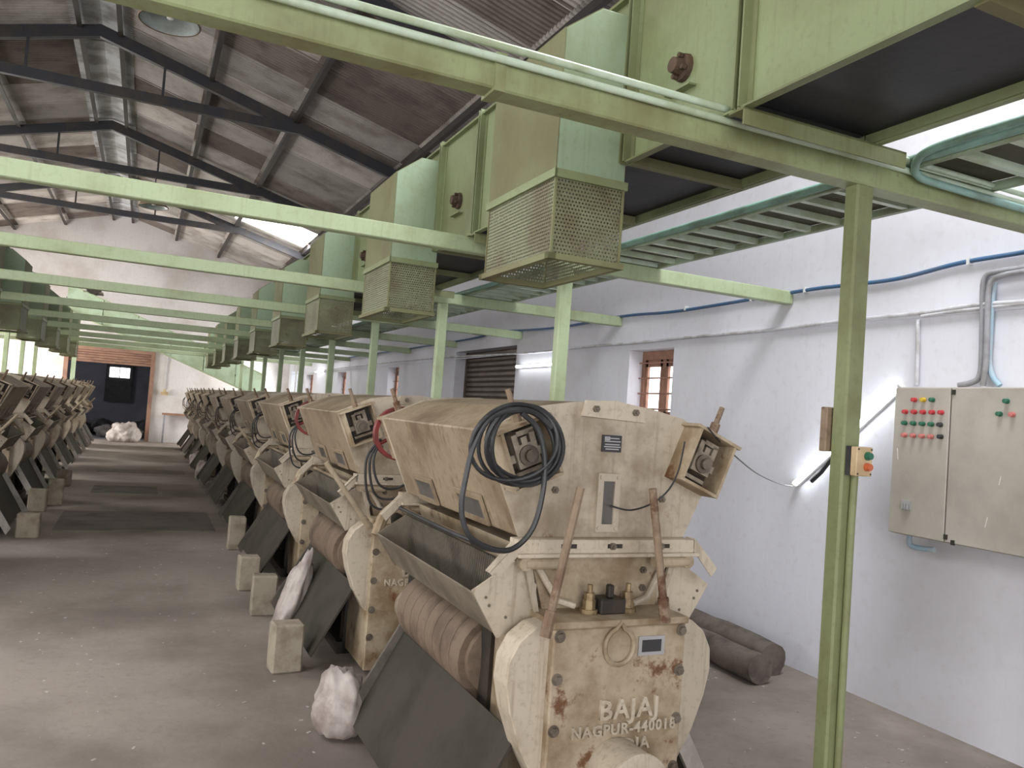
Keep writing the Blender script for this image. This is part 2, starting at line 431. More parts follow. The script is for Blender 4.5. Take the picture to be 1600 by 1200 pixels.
def roller_door(name, x0, ya, yb, ztop, m, nslat):
    d = MB().box(x0 + .02, x0 + .03, ya, yb, 0, ztop).build(name, m)
    p = ztop / nslat
    first = None
    for k in range(nslat):
        if first is None:
            s = MB().prism([(0, 0), (-.022, p * .2), (-.022, p * .72), (0, p * .96), (.01, p * .96), (.01, 0)], 1, ya, yb)
            first = s.build('slat', m, d, loc=(x0 + .012, 0, 0))
        else:
            again(first, d, (x0 + .012, 0, k * p))
    for y in (ya, yb - .05):
        MB().box(x0 - .03, x0 + .03, y, y + .05, 0, ztop).build('guide_rail', m, d)
    return tag(d, kind='structure')
roller_door('door_1', XR + .2, SHUT[0], SHUT[1], SHUT[3], M['shutter'], 34)

# far doorway with its rolled-up shutter
fr = MB()
fr.box(-2.28, -2.16, YF - .06, YF + .1, 0, 2.85); fr.box(.15, .27, YF - .06, YF + .1, 0, 2.85); fr.box(-2.28, .27, YF - .08, YF + .1, 2.76, 2.88)
d2 = tag(fr.build('door_2', M['shutter_red']), kind='structure')
s0 = None
for k in range(5):
    if s0 is None:
        s0 = MB().prism([(0, 0), (-.02, .02), (-.02, .055), (0, .075), (.012, .075), (.012, 0)], 0, -2.16, .15).build('slat', M['shutter_red'], d2, loc=(0, YF + .03, 2.38))
    else:
        again(s0, d2, (0, YF + .03, 2.38 + k * .078))

# window of the back room
w5 = tag(MB().box(-1.33, -.42, 33.9, 33.98, 1.1, 2.5).build('window_5', M['black']), kind='structure')
for k in range(2):
    MB().box(-1.21 + k * .36, -.88 + k * .36, 33.86, 33.9, 2.02, 2.40).build('pane', M['daylight'], w5)

# ------------------------------------------------------------------ roof
ceil = bpy.data.objects.new('ceiling', None)
C.objects.link(ceil)
tag(ceil, kind='structure')
def sheet_mesh(L, wdt=1.10):
    m = MB()
    PCH = wdt / 13
    n = 13 * 6
    for i in range(n + 1):
        y = wdt * i / n
        h = .026 * math.sin(2 * PI * y / PCH)
        m.v += [(0, y, h), (L, y, h)]
    m.f += [(2 * i, 2 * i + 1, 2 * i + 3, 2 * i + 2) for i in range(n)]
    return m
ROWS_R = [(-.90, .66), (.50, 1.98), (1.80, 3.80), (3.60, 5.05)]
SKY = {('R', 2, 20), ('R', 2, 21)} | {('R', 2, k) for k in (1, 2, 3)} | {('L', 1, k) for k in (0, 1, 2, 3)} | {('L', 2, k) for k in (7, 8, 9, 10, 15, 16, 17, 18)}  # left eave sheets, out of view, added over the fill lamps
protos = {}
sl = math.atan(.277)
nsheet = 0
for side in ('R', 'L'):
    for r, (xa, xb) in enumerate(ROWS_R):
        if side == 'L' and r == 3: xa, xb = 3.6, 5.0
        for k in range(34):
            y = YN + k * 1.0 - .02
            if side == 'R' and k < 7 and r < 2: pass
            sky = (side, r, k - 6) in SKY
            near_light = side == 'L' and r == 0 and 6 <= k <= 9
            key = (side, r, 'sky' if sky else 'd' if rnd.random() < .22 else 'n')
            m = M['daylight'] if sky else M['asbestos_dark'] if key[2] == 'd' else M['asbestos']
            if key not in protos:
                L = (xb - xa) / math.cos(sl)
                o = sheet_mesh(L).build('skylight_sheet' if sky else 'roof_sheet', m, ceil, smooth=True, angle=80)
                protos[key] = o
            else:
                o = again(protos[key], ceil)
            o.rotation_euler = (0, sl, 0) if side == 'R' else (0, sl, PI)
            lift = .018 * (3 - r) + (.004 if k % 2 else 0)
            if side == 'R':
                o.location = (xa, y, roof_z(xa) + lift - .03)
            else:
                xm = 2 * XC - xa
                o.location = (xm, y + 1.10, roof_z(xm) + lift - .03)
for k in range(17):
    y = YN + k * 2.0
    q = MB().slab([(XC - .42, y, 6.995 + .02 * (k % 2)), (XC - .42, y + 2.05, 6.995 + .02 * (k % 2)), (XC, y + 2.05, 7.07 + .02 * (k % 2)), (XC, y, 7.07 + .02 * (k % 2))], .02)
    q.slab([(XC, y, 7.07 + .02 * (k % 2)), (XC, y + 2.05, 7.07 + .02 * (k % 2)), (XC + .42, y + 2.05, 6.995 + .02 * (k % 2)), (XC + .42, y, 6.995 + .02 * (k % 2))], .02)
    q.build('ridge_sheet', M['ridge'], ceil)
for x in (XC + .27, XC - .27, .57, 1.88, 3.66, -2.57, -3.88, -5.66):
    z = roof_z(x) - .06
    a = .05 if x > XC else -.05
    MB().prism([(x - .035, z - .10), (x + .035, z - .10), (x + .035, z - .085), (x - .02, z - .085), (x - .02, z), (x - .035, z)], 1, YN, YF).build('purlin', M['purlin'], ceil)

ORD = ['nearest', 'second', 'third', 'fourth', 'fifth', 'sixth', 'seventh', 'eighth', 'ninth', 'tenth', 'eleventh', 'twelfth']
def chord_z(x): return 6.90 - .277 * abs(x - XC)
TR = [8.6, 13.24, 17.9, 22.45]
t0 = None
for i, y in enumerate(TR):
    lab = 'dark steel roof truss, %s from the camera under the corrugated roof' % ORD[i]
    if t0 is None:
        t0 = thing('roof_truss', (XC, y, 0), lab, 'truss', 'roof trusses')
        for s in (1, -1):
            e = 5.45
            MB().prism([(0, 6.99), (0, 6.81), (s * e, 6.81 - .277 * e), (s * e, 6.99 - .277 * e)], 1, -.045, .045).build('top_chord', M['truss'], t0)
            x = s * .9
            MB().box(x - .018, x + .018, -.02, .02, 6.05, 6.85 - .277 * .9).build('hanger', M['truss'], t0)
        MB().box(-3.15, 3.15, -.04, .04, 5.985, 6.135).build('tie_beam', M['truss'], t0)
    else:
        c = copy_tree(t0)
        c.location = (XC, y, 0)
        c['label'] = lab

# pendant lamps hung from the ties
def pendant(x, y, z, lab):
    t = thing('pendant_lamp', (x, y, z), lab, 'lamp', 'pendant lamps')
    MB().lathe((0, 0, 0), (0, 0, 1), [(0, .285), (.03, .27), (.14, .17), (.20, .09), (.30, .075), (.36, .05), (.365, 0)], 36).build('lamp_shade', M['lampout'], t, smooth=True)
    MB().lathe((0, 0, 0), (0, 0, 1), [(0, .275), (.03, .262), (.13, .16), (.18, .06), (.181, 0)], 36).build('reflector', M['lampin'], t, smooth=True)
    MB().lathe((0, 0, -.006), (0, 0, 1), [(0, .285), (.012, .292), (.024, .285)], 36).build('rim', M['lampout'], t, smooth=True)
    MB().lathe((0, 0, .03), (0, 0, 1), [(0, 0), (.01, .03), (.05, .045), (.10, .03), (.15, .025)], 16).build('bulb', M['white'], t, smooth=True)
    MB().cyl((0, 0, .36), (0, 0, 6.0 - z), .012, 8).build('stem', M['truss'], t)
pendant(-.06, 8.6, 5.32, 'round white industrial pendant lamp seen from below at the upper left')
pendant(-.12, 17.9, 5.40, 'small brown conical pendant lamp hanging deeper in the hall')

# ------------------------------------------------------------------ green support frames
P0, DY = 2.26, 2.42
def text_mesh(s, size, ext, name, m, parent, loc, rot=(PI / 2, 0, 0), bold=0):
    cu = bpy.data.curves.new(name, 'FONT')
    cu.body = s
    cu.size = size
    cu.extrude = ext
    cu.offset = bold
    cu.resolution_u = 2
    cu.align_x = 'CENTER'
    cu.align_y = 'CENTER'
    cu.space_character = 1.12
    o = bpy.data.objects.new(name, cu)
    C.objects.link(o)
    bpy.context.view_layer.update()
    me = bpy.data.meshes.new_from_object(o.evaluated_get(bpy.context.evaluated_depsgraph_get()))
    bpy.data.objects.remove(o)
    me.name = name
    me.materials.clear()
    me.materials.append(m)
    k = bpy.data.objects.new(name, me)
    C.objects.link(k)
    k.parent = parent
    k.location = loc
    k.rotation_euler = rot
    return k

frame_far = None
NF = 10
for k in range(NF):
    y = P0 + DY * k
    where = 'carrying the push-button box and two thin pipes' if k == 0 else 'across the aisle and both machine rows'
    lab = 'green steel support frame %s from the camera, %s' % (ORD[k], where)
    if frame_far is None or k == 1:
        f = thing('support_frame', (0, y, 0), lab, 'frame', 'green support frames')
        bm_ = MB().box(XL, .92, 0, .085, 2.70, 2.80) if k == 0 else MB().box(XL, XR, 0, .075, 2.70, 2.80)
        b = bm_.build('cross_beam', M['front' if k == 0 else 'green'], f, bev=.006)
        if k == 0:
            MB().box(.92, XR, -.004, .09, 2.695, 2.80).build('cross_beam', M['front'], f, bev=.006)
            MB().box(.90, .935, -.012, .095, 2.69, 2.81).build('splice_plate', M['front'], f)
        for x in (2.453, -2.667):
            MB().box(x, x + .089, 0, .068, 0, 2.70).build('column', M['green_olive'] if k == 0 else M['green'], f, bev=.008)
            MB().box(x - .06, x + .15, -.06, .13, 0, .015).build('base_plate', M['green_olive'], f)
        frame_far = f
    else:
        c = copy_tree(frame_far)
        c.location = (0, y, 0)
        c['label'] = lab

# ------------------------------------------------------------------ perforated sheet helper
def perf_grid(m, o, du, dv, nu, nv, p=.0158, r=.0044):
    o, du, dv = Vector(o), Vector(du), Vector(dv)
    for j in range(nv):
        off = .5 if j % 2 else 0.0
        for i in range(nu):
            c = o + du * ((i + .5 + off) * p) + dv * ((j + .5) * p)
            n = len(m.v)
            h = p / 2
            for (a, b) in ((-1, -1), (1, -1), (1, 1), (-1, 1)):
                m.v.append(tuple(c + du * (a * h) + dv * (b * h)))
            for q in range(8):
                t = PI / 8 + q * PI / 4 - PI * .75
                m.v.append(tuple(c + du * (math.cos(t) * r) + dv * (math.sin(t) * r)))
            m.f += [(n, n + 1, n + 5 + 0, n + 4), (n + 1, n + 2, n + 7, n + 6), (n + 2, n + 3, n + 9, n + 8), (n + 3, n, n + 11, n + 10),
                    (n + 1, n + 6, n + 5), (n + 2, n + 8, n + 7), (n + 3, n + 10, n + 9), (n, n + 4, n + 11)]

# ------------------------------------------------------------------ overhead ducts with drop chutes
def duct(name, sgn, x_off, y_first, n0, n1, lab):
    # local frame: x grows away from the aisle; sgn mirrors it
    X = lambda v: x_off + sgn * v
    d = thing(name, (0, 0, 0), lab, 'duct')
    def bx(m, xa, xb, *r):
        a, b = X(xa), X(xb)
        return m.box(min(a, b), max(a, b), *r)
    xa, xb, z0, z1 = 1.79, 2.38, 2.80, 3.55
    protos = {}
    for k in range(n0, n1):
        y = DY * k
        spans = ((2.17, 2.87), (2.89, 4.58))
        if k == n0:
            parts = []
            for s_, (ya, yb) in enumerate(spans):
                parts.append(bx(MB(), xa, xa + .012, ya, yb, z0, z1).build('side_panel', M['green_duct'], d))
                parts.append(bx(MB(), xb - .012, xb, ya, yb, z0, z1).build('side_panel', M['green_duct'], d))
                parts.append(bx(MB(), xa - .005, xb + .005, ya, yb, z1, z1 + .012).build('top_panel', M['green_duct'], d))
                parts.append(bx(MB(), xa + .012, xb - .012, ya, yb, z0 + .035, z0 + .045).build('bottom_panel', M['belt'], d))
                for xx in (xa, xb):
                    q = -.03 if xx == xa else 0
                    parts.append(bx(MB(), xx + q, xx + q + .03, ya, yb, z0 - .004, z0 + .004).build('bottom_lip', M['green_duct'], d))
                    parts.append(bx(MB(), xx + q, xx + q + .03, ya, yb, z1 - .012, z1 + .002).build('top_lip', M['green_duct'], d))
            for yf in (2.16, 2.88):
                m = MB()
                bx(m, xa - .04, xa - .006, yf - .02, yf - .012, z0, z1 + .02); bx(m, xa - .04, xa - .006, yf + .012, yf + .02, z0, z1 + .02)
                bx(m, xa - .006, xa, yf - .045, yf + .045, z0, z1 + .02)
                parts.append(m.build('flange', M['green_duct'], d))
                parts.append(bx(MB(), xb, xb + .04, yf - .02, yf + .02, z0, z1 + .02).build('flange', M['green_duct'], d))
            m = MB()
            bx(m, xa - .03, xb + .16, 2.12, 2.20, z0 - .012, z0 - .004); bx(m, xa - .03, xb + .16, 2.12, 2.128, z0 - .065, z0 - .004)
            parts.append(m.build('cross_angle', M['green_olive'], d))
            for yc in (2.84, 3.70):
                parts.append(bx(MB(), xa, xb, yc, yc + .04, z0 - .01, z0 + .03).build('cross_bar', M['dusty'], d))
            port = MB().lathe((X(xa), 2.52, 3.08), (-sgn, 0, 0), [(0, .055), (.02, .052), (.022, .034), (.06, .03), (.062, 0)], 14)
            for a_ in range(4):
                t = a_ * PI / 2 + .4
                port.cyl((X(xa - .025), 2.52 + .04 * math.cos(t), 3.08 + .04 * math.sin(t)), (X(xa - .045), 2.52 + .04 * math.cos(t), 3.08 + .04 * math.sin(t)), .01, 6)
            po = port.build('valve_port', M['rust'], d)
            br = bx(MB(), xa - .035, xa, 2.44, 2.60, 2.985, 2.992).build('valve_shelf', M['green_duct'], po)
            parts.append(po)
            protos['base'] = [(p, p.location.copy()) for p in parts]
        else:
            for p, l in protos['base']:
                c = copy_tree(p, d)
                c.location = (l.x, l.y + y - DY * n0, l.z)
    for o in list(d.children):
        o.location.y += DY * n0
    # chutes
    ch0 = None
    for k in range(max(n0, 0), n1):
        y = DY * k
        if ch0 is None:
            ya, yb = 2.90, 3.60
            prof = [(1.46, 2.71), (1.46, 3.31), (1.63, 3.44), (1.79, 3.44), (1.79, 2.71)]
            c = MB().prism([(X(a), b) for a, b in prof], 1, ya, yb).build('drop_chute', M['green_chute'], d, bev=.004)
            m = MB().prism([(ya, 2.72), (yb, 2.72), (yb, 3.312), (ya, 3.312)], 0, X(1.456), X(1.4605))
            m.prism([(X(1.4605), 3.314), (X(1.63), 3.444), (X(1.63), 3.440), (X(1.4605), 3.309)], 1, ya + .002, yb - .002)
            m.build('dusty_side', M['dusty'], c)
            m = MB()
            for (q0, q1, w0, w1) in ((1.45, 1.80, ya - .012, ya), (1.45, 1.80, yb, yb + .012), (1.448, 1.46, ya - .012, yb + .012), (1.79, 1.80, ya, yb)):
                bx(m, q0, q1, w0, w1, 2.685, 2.72)
            m.build('collar', M['green_duct'], c)
            m = MB()
            for (q0, q1, w0, w1) in ((1.44, 1.80, ya - .02, ya + .012), (1.44, 1.80, yb - .012, yb + .02), (1.44, 1.475, ya - .02, yb + .02), (1.775, 1.80, ya, yb)):
                bx(m, q0, q1, w0, w1, 2.345, 2.37)
            for (qx, qy) in ((1.46, ya), (1.785, ya), (1.46, yb - .01), (1.785, yb - .01)):
                bx(m, qx - .002, qx + .008, qy, qy + .008, 2.37, 2.69)
            m.build('screen_frame', M['dusty'], c)
            zz, hh = 2.37, 20
            for (oy) in (ya + .006, yb - .006):
                m = MB(); perf_grid(m, (X(1.462), oy, zz), (sgn, 0, 0), (0, 0, 1), 20, hh); m.build('perforated_screen', M['perf'], c)
            for ox in (1.462, 1.786):
                m = MB(); perf_grid(m, (X(ox), ya + .008, zz), (0, 1, 0), (0, 0, 1), 43, hh); m.build('perforated_screen', M['perf'], c)
            c.location.y = y
            ch0 = c
        else:
            c = copy_tree(ch0, d)
            c.location.y = y
    return d
duct('overhead_duct', 1, 0, 0, -1, 9, 'long green overhead air duct above the right row of cotton gins')
duct('overhead_duct', -1, -.125, 0, 3, 9, 'dark green overhead air duct above the left row of cotton gins')

# ------------------------------------------------------------------ ladder-like tray beside the duct
tr = thing('ladder_tray', (2.95, 2.3, 2.80), 'long green ladder-like steel tray on the beams beside the right duct', 'tray')
TY0, TY1 = -1.5, 22.0
def trl(m): return m
MB().box(-.235, -.21, TY0 - 2.3, TY1 - 2.3, .0, .035).build('side_rail', M['tray'], tr)
MB().box(.25, .28, TY0 - 2.3, TY1 - 2.3, .0, .035).build('side_rail', M['tray'], tr)
for k in range(12):
    MB().box(-.21, .25, TY0 - 2.3 + k * 1.96 + .004, TY0 - 2.3 + (k + 1) * 1.96 - .004, .036, .042).build('tray_floor', M['trayfloor'], tr)
r0 = None
y = TY0 + .1
while y < TY1:
    if r0 is None:
        q = MB().prism([(-.016, .004), (.016, .004), (.016, .036), (.012, .036), (.012, .009), (-.012, .009), (-.012, .036), (-.016, .036)], 0, -.21, .25)
        r0 = q.build('rung', M['palepipe'], tr, loc=(0, y - 2.3, 0))
    else:
        again(r0, tr, (0, y - 2.3, 0))
    y += .203
tp = MB().tube(curve_pts([(2.70, -1.5, 2.826), (2.695, 0, 2.828), (2.70, 2.0, 2.826), (2.70, 4.4, 2.828), (2.69, 9, 2.826), (2.70, 14, 2.828), (2.70, 22, 2.826)]), .020, 10).build('tray_pipe', M['tealpipe'], None, smooth=True)
tag(tp, 'teal pipe lying along the aisle side of the ladder-like tray', 'pipe')
for (dz, dy, lab) in ((0.0, 0.0, 'lower of the two pale pipes along the front of the nearest green beam'), (.038, .004, 'upper of the two pale pipes along the front of the nearest green beam')):
    o = MB().tube(curve_pts([(-5.5, P0 - .022 - dy, 2.785 + dz), (.9, P0 - .022 - dy, 2.785 + dz), (1.9, P0 - .022 - dy, 2.785 + dz), (2.5, P0 - .024 - dy, 2.785 + dz), (3.2, P0 - .022 - dy, 2.782 + dz), (XR - .02, P0 - .022 - dy, 2.775 + dz)]), .0125, 10).build('beam_conduit', M['palepipe'], None, smooth=True)
    tag(o, lab, 'pipe')
hk = MB().tube(curve_pts([(2.655, 1.2, 2.835), (2.655, 1.9, 2.835), (2.66, 2.12, 2.828), (2.68, 2.19, 2.80), (2.73, 2.215, 2.765), (2.9, 2.218, 2.755), (3.6, 2.218, 2.745)]), .016, 10).build('hooked_pipe', M['tealpipe'], None, smooth=True)
tag(hk, 'bent pipe hooking from the tray onto the nearest beam', 'pipe')

# ------------------------------------------------------------------ cotton gin machines
HOP = [(-.365, 1.25), (-.535, 1.636), (-.325, 1.735), (-.17, 1.763), (0, 1.775), (.17, 1.76), (.33, 1.728), (.535, 1.615), (.365, 1.25)]
bolt_m = {}
def bolts(parent, pts, kind='hex'):
    for p in pts:
        if kind not in bolt_m:
            m = MB()
            if kind == 'hex': m.cyl((0, -.013, 0), (0, 0, 0), .014, 6).cyl((0, -.022, 0), (0, -.013, 0), .0065, 8)
            elif kind == 'rivet': m.cyl((0, -.003, 0), (0, 0, 0), .006, 8)
            else: m.cyl((0, -.004, 0), (0, 0, 0), .022, 12).cyl((0, -.017, 0), (0, -.004, 0), .015, 6)
            bolt_m[kind] = m.build('bolt', M['iron'], parent, loc=p)
        else:
            again(bolt_m[kind], parent, p)
def make_gin(t):
    cr, cs, rr = M['cream'], M['cream_side'], M['cream_rust']
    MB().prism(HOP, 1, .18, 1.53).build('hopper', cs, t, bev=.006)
    for y in (.166, 1.53):
        e = MB().prism([(a * 1.012, b + .003) for a, b in HOP], 1, y, y + .014).build('end_plate', cr, t)
    m = MB().prism([(-.145, 1.715), (-.13, 1.775), (0, 1.782), (.125, 1.765), (.14, 1.705)], 1, .150, .166)
    ts = m.build('top_strip', cr, t)
    bolts(ts, [(-.09, .15, 1.745), (.09, .15, 1.742)])
    # sight window and name plate
    m = MB()
    m.box(-.055, -.030, .150, .166, 1.275, 1.50); m.box(.020, .045, .150, .166, 1.275, 1.50); m.box(-.030, .020, .150, .166, 1.275, 1.305); m.box(-.030, .020, .150, .166, 1.47, 1.50)
    for x in (-.043, .033):
        for z in (1.29, 1.485): m.cyl((x, .143, z), (x, .15, z), .008, 6)
    sw = m.build('sight_window', cr, t)
    MB().box(-.030, .020, .158, .166, 1.305, 1.47).build('glass', M['glassdark'], sw)
    n = MB().box(-.045, .042, .158, .166, 1.583, 1.648).build('name_plate', M['plate'], t)
    m = MB()
    for z, w in ((1.636, .030), (1.624, .036), (1.612, .033), (1.603, .037), (1.594, .03)): m.box(-w, w, .1565, .158, z - .0022, z + .0022)
    m.box(-.036, -.012, .1565, .158, 1.628, 1.642)
    m.build('print_line', M['silver'], n)
    # bolts with cross heads
    bolts(t, [(-.235, .166, 1.43), (.25, .166, 1.405)])
    # bearing brackets at the four upper corners
    for s in (-1, 1):
        for end in (0, 1):
            R = Matrix.Rotation(s * math.radians(22), 3, 'Y')
            px, pz = s * .395, 1.572
            y0, y1 = (.055, .166) if end == 0 else (1.544, 1.62)
            def bb(m, xa, xb, ya, yb, za, zb):
                return m.box(px + xa, px + xb, ya, yb, pz + za, pz + zb, R, (px, (ya + yb) / 2, pz))
            m = MB()
            bb(m, -.098, -.086, y0, y1, -.11, .10); bb(m, .086, .098, y0, y1, -.11, .10)
            bb(m, -.115, .115, y0 - .005, y1, .10, .112); bb(m, -.098, .098, y0, y1, -.12, -.108)
            bk = m.build('bearing_bracket', rr, t)
            bb(MB(), -.086, .086, y1 - .006, y1, -.108, .10).build('back_plate', M['dark'], bk)
            m = MB()
            ya, yb = (y0 + .04, y1 - .006) if end == 0 else (y0, y1 - .01)
            bb(m, -.046, .046, ya, yb, -.055, .03); bb(m, -.046, -.024, ya, yb, .03, .072); bb(m, .024, .046, ya, yb, .03, .072)
            bb(m, -.012, .012, ya, yb, .03, .055); bb(m, -.024, .046, ya, yb, .062, .08); bb(m, -.075, -.046, ya + .02, yb, -.03, .0); bb(m, .046, .075, ya + .02, yb, -.03, .0); bb(m, -.06, .06, ya + .03, yb, -.085, -.07)
            bl = m.build('bearing_block', M['bearing'], bk)
            c = Vector((px, 0, pz)) + R @ Vector((0, 0, -.015))
            yy = ya if end == 0 else yb
            q = -1 if end == 0 else 1
            MB().cyl((c.x, yy, c.z), (c.x, yy + q * .012, c.z), .038, 16).cyl((c.x, yy + q * .012, c.z), (c.x, yy + q * .03, c.z), .022, 12).build('shaft_end', M['iron'], bk)
            a, b_ = Vector((px, (y0 + y1) / 2, pz)) + R @ Vector((0, 0, .112)), Vector((px, (y0 + y1) / 2, pz)) + R @ Vector((0, 0, .235))
            mid = a.lerp(b_, .42)
            MB().cyl(a, mid, .019, 6).cyl(mid, b_, .011, 8).build('adjusting_screw', M['rustbar'], bk)
    # small windows in the sloping sides
    for s in (-1, 1):
        d = Vector((-.165 * s * -1, 0, .388)).normalized()
        d = Vector((s * .17, 0, .386)).normalized()
        nrm = Vector((s * .386, 0, -.17)).normalized()
        for (ya, yb) in ((.42, .72), (1.02, 1.30)):
            o = Vector((s * .365, 0, 1.25))
            def P(y, h, off): return o + Vector((0, y, 0)) + d * h + nrm * off
            m = MB()
            h0, h1, w = .008, .138, .022
            for (a, b_, c, e) in ((ya, ya + w, h0, h1), (yb - w, yb, h0, h1), (ya + w, yb - w, h0, h0 + w), (ya + w, yb - w, h1 - w, h1)):
                q = [P(a, c, 0.004), P(b_, c, 0.004), P(b_, e, 0.004), P(a, e, 0.004)]
                if s < 0: q.reverse()
                m.slab(q, .010)
            f = m.build('side_window', cs, t)
            q = [P(ya + w, h0 + w, .003), P(yb - w, h0 + w, .003), P(yb - w, h1 - w, .003), P(ya + w, h1 - w, .003)]
            if s < 0: q.reverse()
            MB().slab(q, .004).build('glass', M['glassdark'], f)
    # base rails with slotted bolts
    for (ya, yb) in ((.11, .18), (1.53, 1.60)):
        m = MB().box(-.40, .385, ya, yb, 1.20, 1.252)
        m.box(-.40, .40, ya - .02, yb + .01, 1.188, 1.202)
        rl = m.build('base_rail', cr, t, bev=.003)
        if ya < 1:
            s1 = None
            for x in (-.20, .0, .22):
                if s1 is None: s1 = MB().box(-.02, .045, -.0015, .001, -.008, .008).build('slot', M['dark'], rl, loc=(x, ya, 1.228))
                else: again(s1, rl, (x, ya, 1.228))
            bolts(rl, [(x, ya, 1.228) for x in (-.20, .0, .22)])
        for s in (-1, 1):                     # bent wings
            m = MB()
            q = [(s * .385, ya, 1.252), (s * .50, ya, 1.135), (s * .50, ya + .045, 1.135), (s * .385, ya + .06, 1.252)]
            m.slab(q, .006)
            q = [(s * .385, ya, 1.252), (s * .385, ya, 1.205), (s * .475, ya, 1.105), (s * .50, ya, 1.135)]
            m.slab(q, .006)
            m.build('rail_wing', cr, t)
            MB().cyl((s * .36, ya + .01, 1.165), (s * .20, ya + .01, 1.165), .022, 14).cyl((s * .36, ya - .004, 1.165), (s * .36, ya + .03, 1.165), .026, 14).build('pivot_pin', rr, t)
    # lower body
    MB().prism([(-.31, 1.20), (.33, 1.20), (.27, .98), (-.24, .98)], 1, .19, 1.52).build('lower_body', rr, t)
    for s in (-1, 1):
        m = MB()
        m.tube([(s * .30, .17, 1.17), (s * .20, .15, 1.02), (s * .13, .14, 1.0)], .013, 8)
        m.build('strut', cr, t)
        m = MB().slab([(s * .315, .165, 1.16), (s * .345, .165, 1.16), (s * .29, .165, .98), (s * .26, .165, .93)], .012)
        m.build('brace', cr, t)
    bolts(t, [(x, .19, z) for x, z in ((-.18, 1.13), (.2, 1.12), (-.2, 1.05), (.2, 1.05))])
    # seed-cotton troughs on both sides
    for s in (-1, 1):
        X = lambda v: s * v
        m = MB()
        prof = [(.525, 1.05), (.425, .90), (.33, .935)]
        for a, b_ in zip(prof[:-1], prof[1:]):
            q = [(X(a[0]), .20, a[1]), (X(a[0]), 1.50, a[1]), (X(b_[0]), 1.50, b_[1]), (X(b_[0]), .20, b_[1])]
            m.slab(q, .007)
        for y in (.20, 1.49):
            m.prism([(X(.525), 1.05), (X(.365), 1.155), (X(.29), 1.05), (X(.30), .90), (X(.42), .885)], 1, y, y + .008)
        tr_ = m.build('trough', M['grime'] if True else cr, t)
        m = MB().slab([(X(.33), .21, .94), (X(.33), 1.49, .94), (X(.37), 1.49, 1.15), (X(.37), .21, 1.15)], .006)
        for i in range(64):
            y = .22 + i * .0198
            m.slab([(X(.338), y, .945), (X(.338), y + .011, .945), (X(.378), y + .011, 1.145), (X(.378), y, 1.145)], .008 * s)
        m.build('ribbed_grid', M['grid'], tr_, kind='stuff')
        MB().tube([(X(.385), .22, 1.165), (X(.385), 1.50, 1.165)], .012, 8).build('top_bar', cs, tr_)
        ep = MB().prism([(X(.53), 1.055), (X(.365), 1.16), (X(.27), 1.07), (X(.28), .93), (X(.42), .88)], 1, .188, .20).build('end_cover', cr, tr_)
        bolts(ep, [(X(a), .188, b_) for a, b_ in ((.475, 1.03), (.46, 1.0), (.39, .955))], 'rivet')
        # far end hook arm
        MB().tube(curve_pts([(X(.50), 1.60, 1.02), (X(.46), 1.62, 1.12), (X(.40), 1.62, 1.16), (X(.34), 1.62, 1.13)]), .03, 8).build('hook_arm', rr, t, smooth=True)
    # roller, frame and seed slide
    for s in (-1, 1):
        m = MB()
        prof = []
        for i in range(8):
            y = .62 + i * .11
            prof += [(y, .185), (y + .106, .185), (y + .1063, .168), (y + .1097, .168)]
        m.lathe((s * .205, 0, .66), (0, 1, 0), [(.585, 0), (.585, .10), (.60, .15), (.62, .155)] + prof + [(.62 + .88, 0)], 24)
        m.build('leather_roller', M['wood'], t, smooth=True, angle=30)
        m = MB().slab([(s * .34, -.02 + .14, .54), (s * .34, 1.50, .54), (s * .58, 1.50, .10), (s * .58, .14, .10)], .012)
        sd = m.build('seed_slide', M['slide'], t)
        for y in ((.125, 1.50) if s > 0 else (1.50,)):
            MB().slab([(s * .30, y, .56), (s * .36, y, .60), (s * .64, y, .12), (s * .60, y, .05)], .022).build('side_board', M['board_lit' if s > 0 else 'board_shaded'], sd)
    m = MB()
    m.box(-.30, .30, .50, .60, .0, .95); m.box(-.30, .30, 1.50, 1.62, .0, .95); m.box(-.10, .10, .6, 1.5, .0, .97); m.box(-.34, .34, .50, 1.62, 0, .08)
    m.build('base_frame', M['dark'], t)
    # gearbox with its ears, lettering and fittings
    g = MB().box(-.285, .285, 0, .50, .04, .955).build('gearbox', rr, t, bev=.006)
    MB().box(-.292, .292, -.008, .24, .955, .98).build('gearbox_lid', rr, t, bev=.004)
    for s in (-1, 1):
        ear = [(s * .28, .965), (s * .34, .955), (s * .40, .91), (s * .437, .84), (s * .442, .76), (s * .42, .66), (s * .37, .53), (s * .30, .41), (s * .28, .40)]
        MB().prism(ear, 1, .035, .15).build('side_guard', cr, t, bev=.005)
    bolts(g, [(x, 0, z) for x in (-.262, .262) for z in (.93, .78, .60, .42, .25)], 'washer')
    text_mesh('BAJAJ', .098, .007, 'cast_lettering', cr, g, (.045, -.006, .655), bold=.002)
    text_mesh('NAGPUR-440018', .056, .006, 'cast_lettering', cr, g, (.03, -.005, .585), bold=.0015)
    text_mesh('INDIA', .062, .006, 'cast_lettering', cr, g, (.05, -.005, .525), bold=.0015)
    ring = [(-.015 + .062 * math.cos(a), -.008, .885 + .066 * math.sin(a) + (.02 if abs(a - PI / 2) < .3 else 0)) for a in [i * 2 * PI / 20 for i in range(20)]]
    MB().tube(ring, .010, 6, closed=True).build('cover_ring', rr, g)
    lp = MB().box(.07, .185, -.006, 0, .845, .915).build('label_plate', M['silver'], g)
    m = MB().box(.085, .17, -.0075, -.006, .858, .902)
    m.build('label_face', M['plate'], lp)
    MB().lathe((.0, 0, .44), (0, -1, 0), [(0, .115), (.14, .115), (.15, .12), (.165, .12), (.17, .10), (.172, .04), (.20, .04), (.202, 0)], 32).build('drive_hub', cr, t, smooth=True)
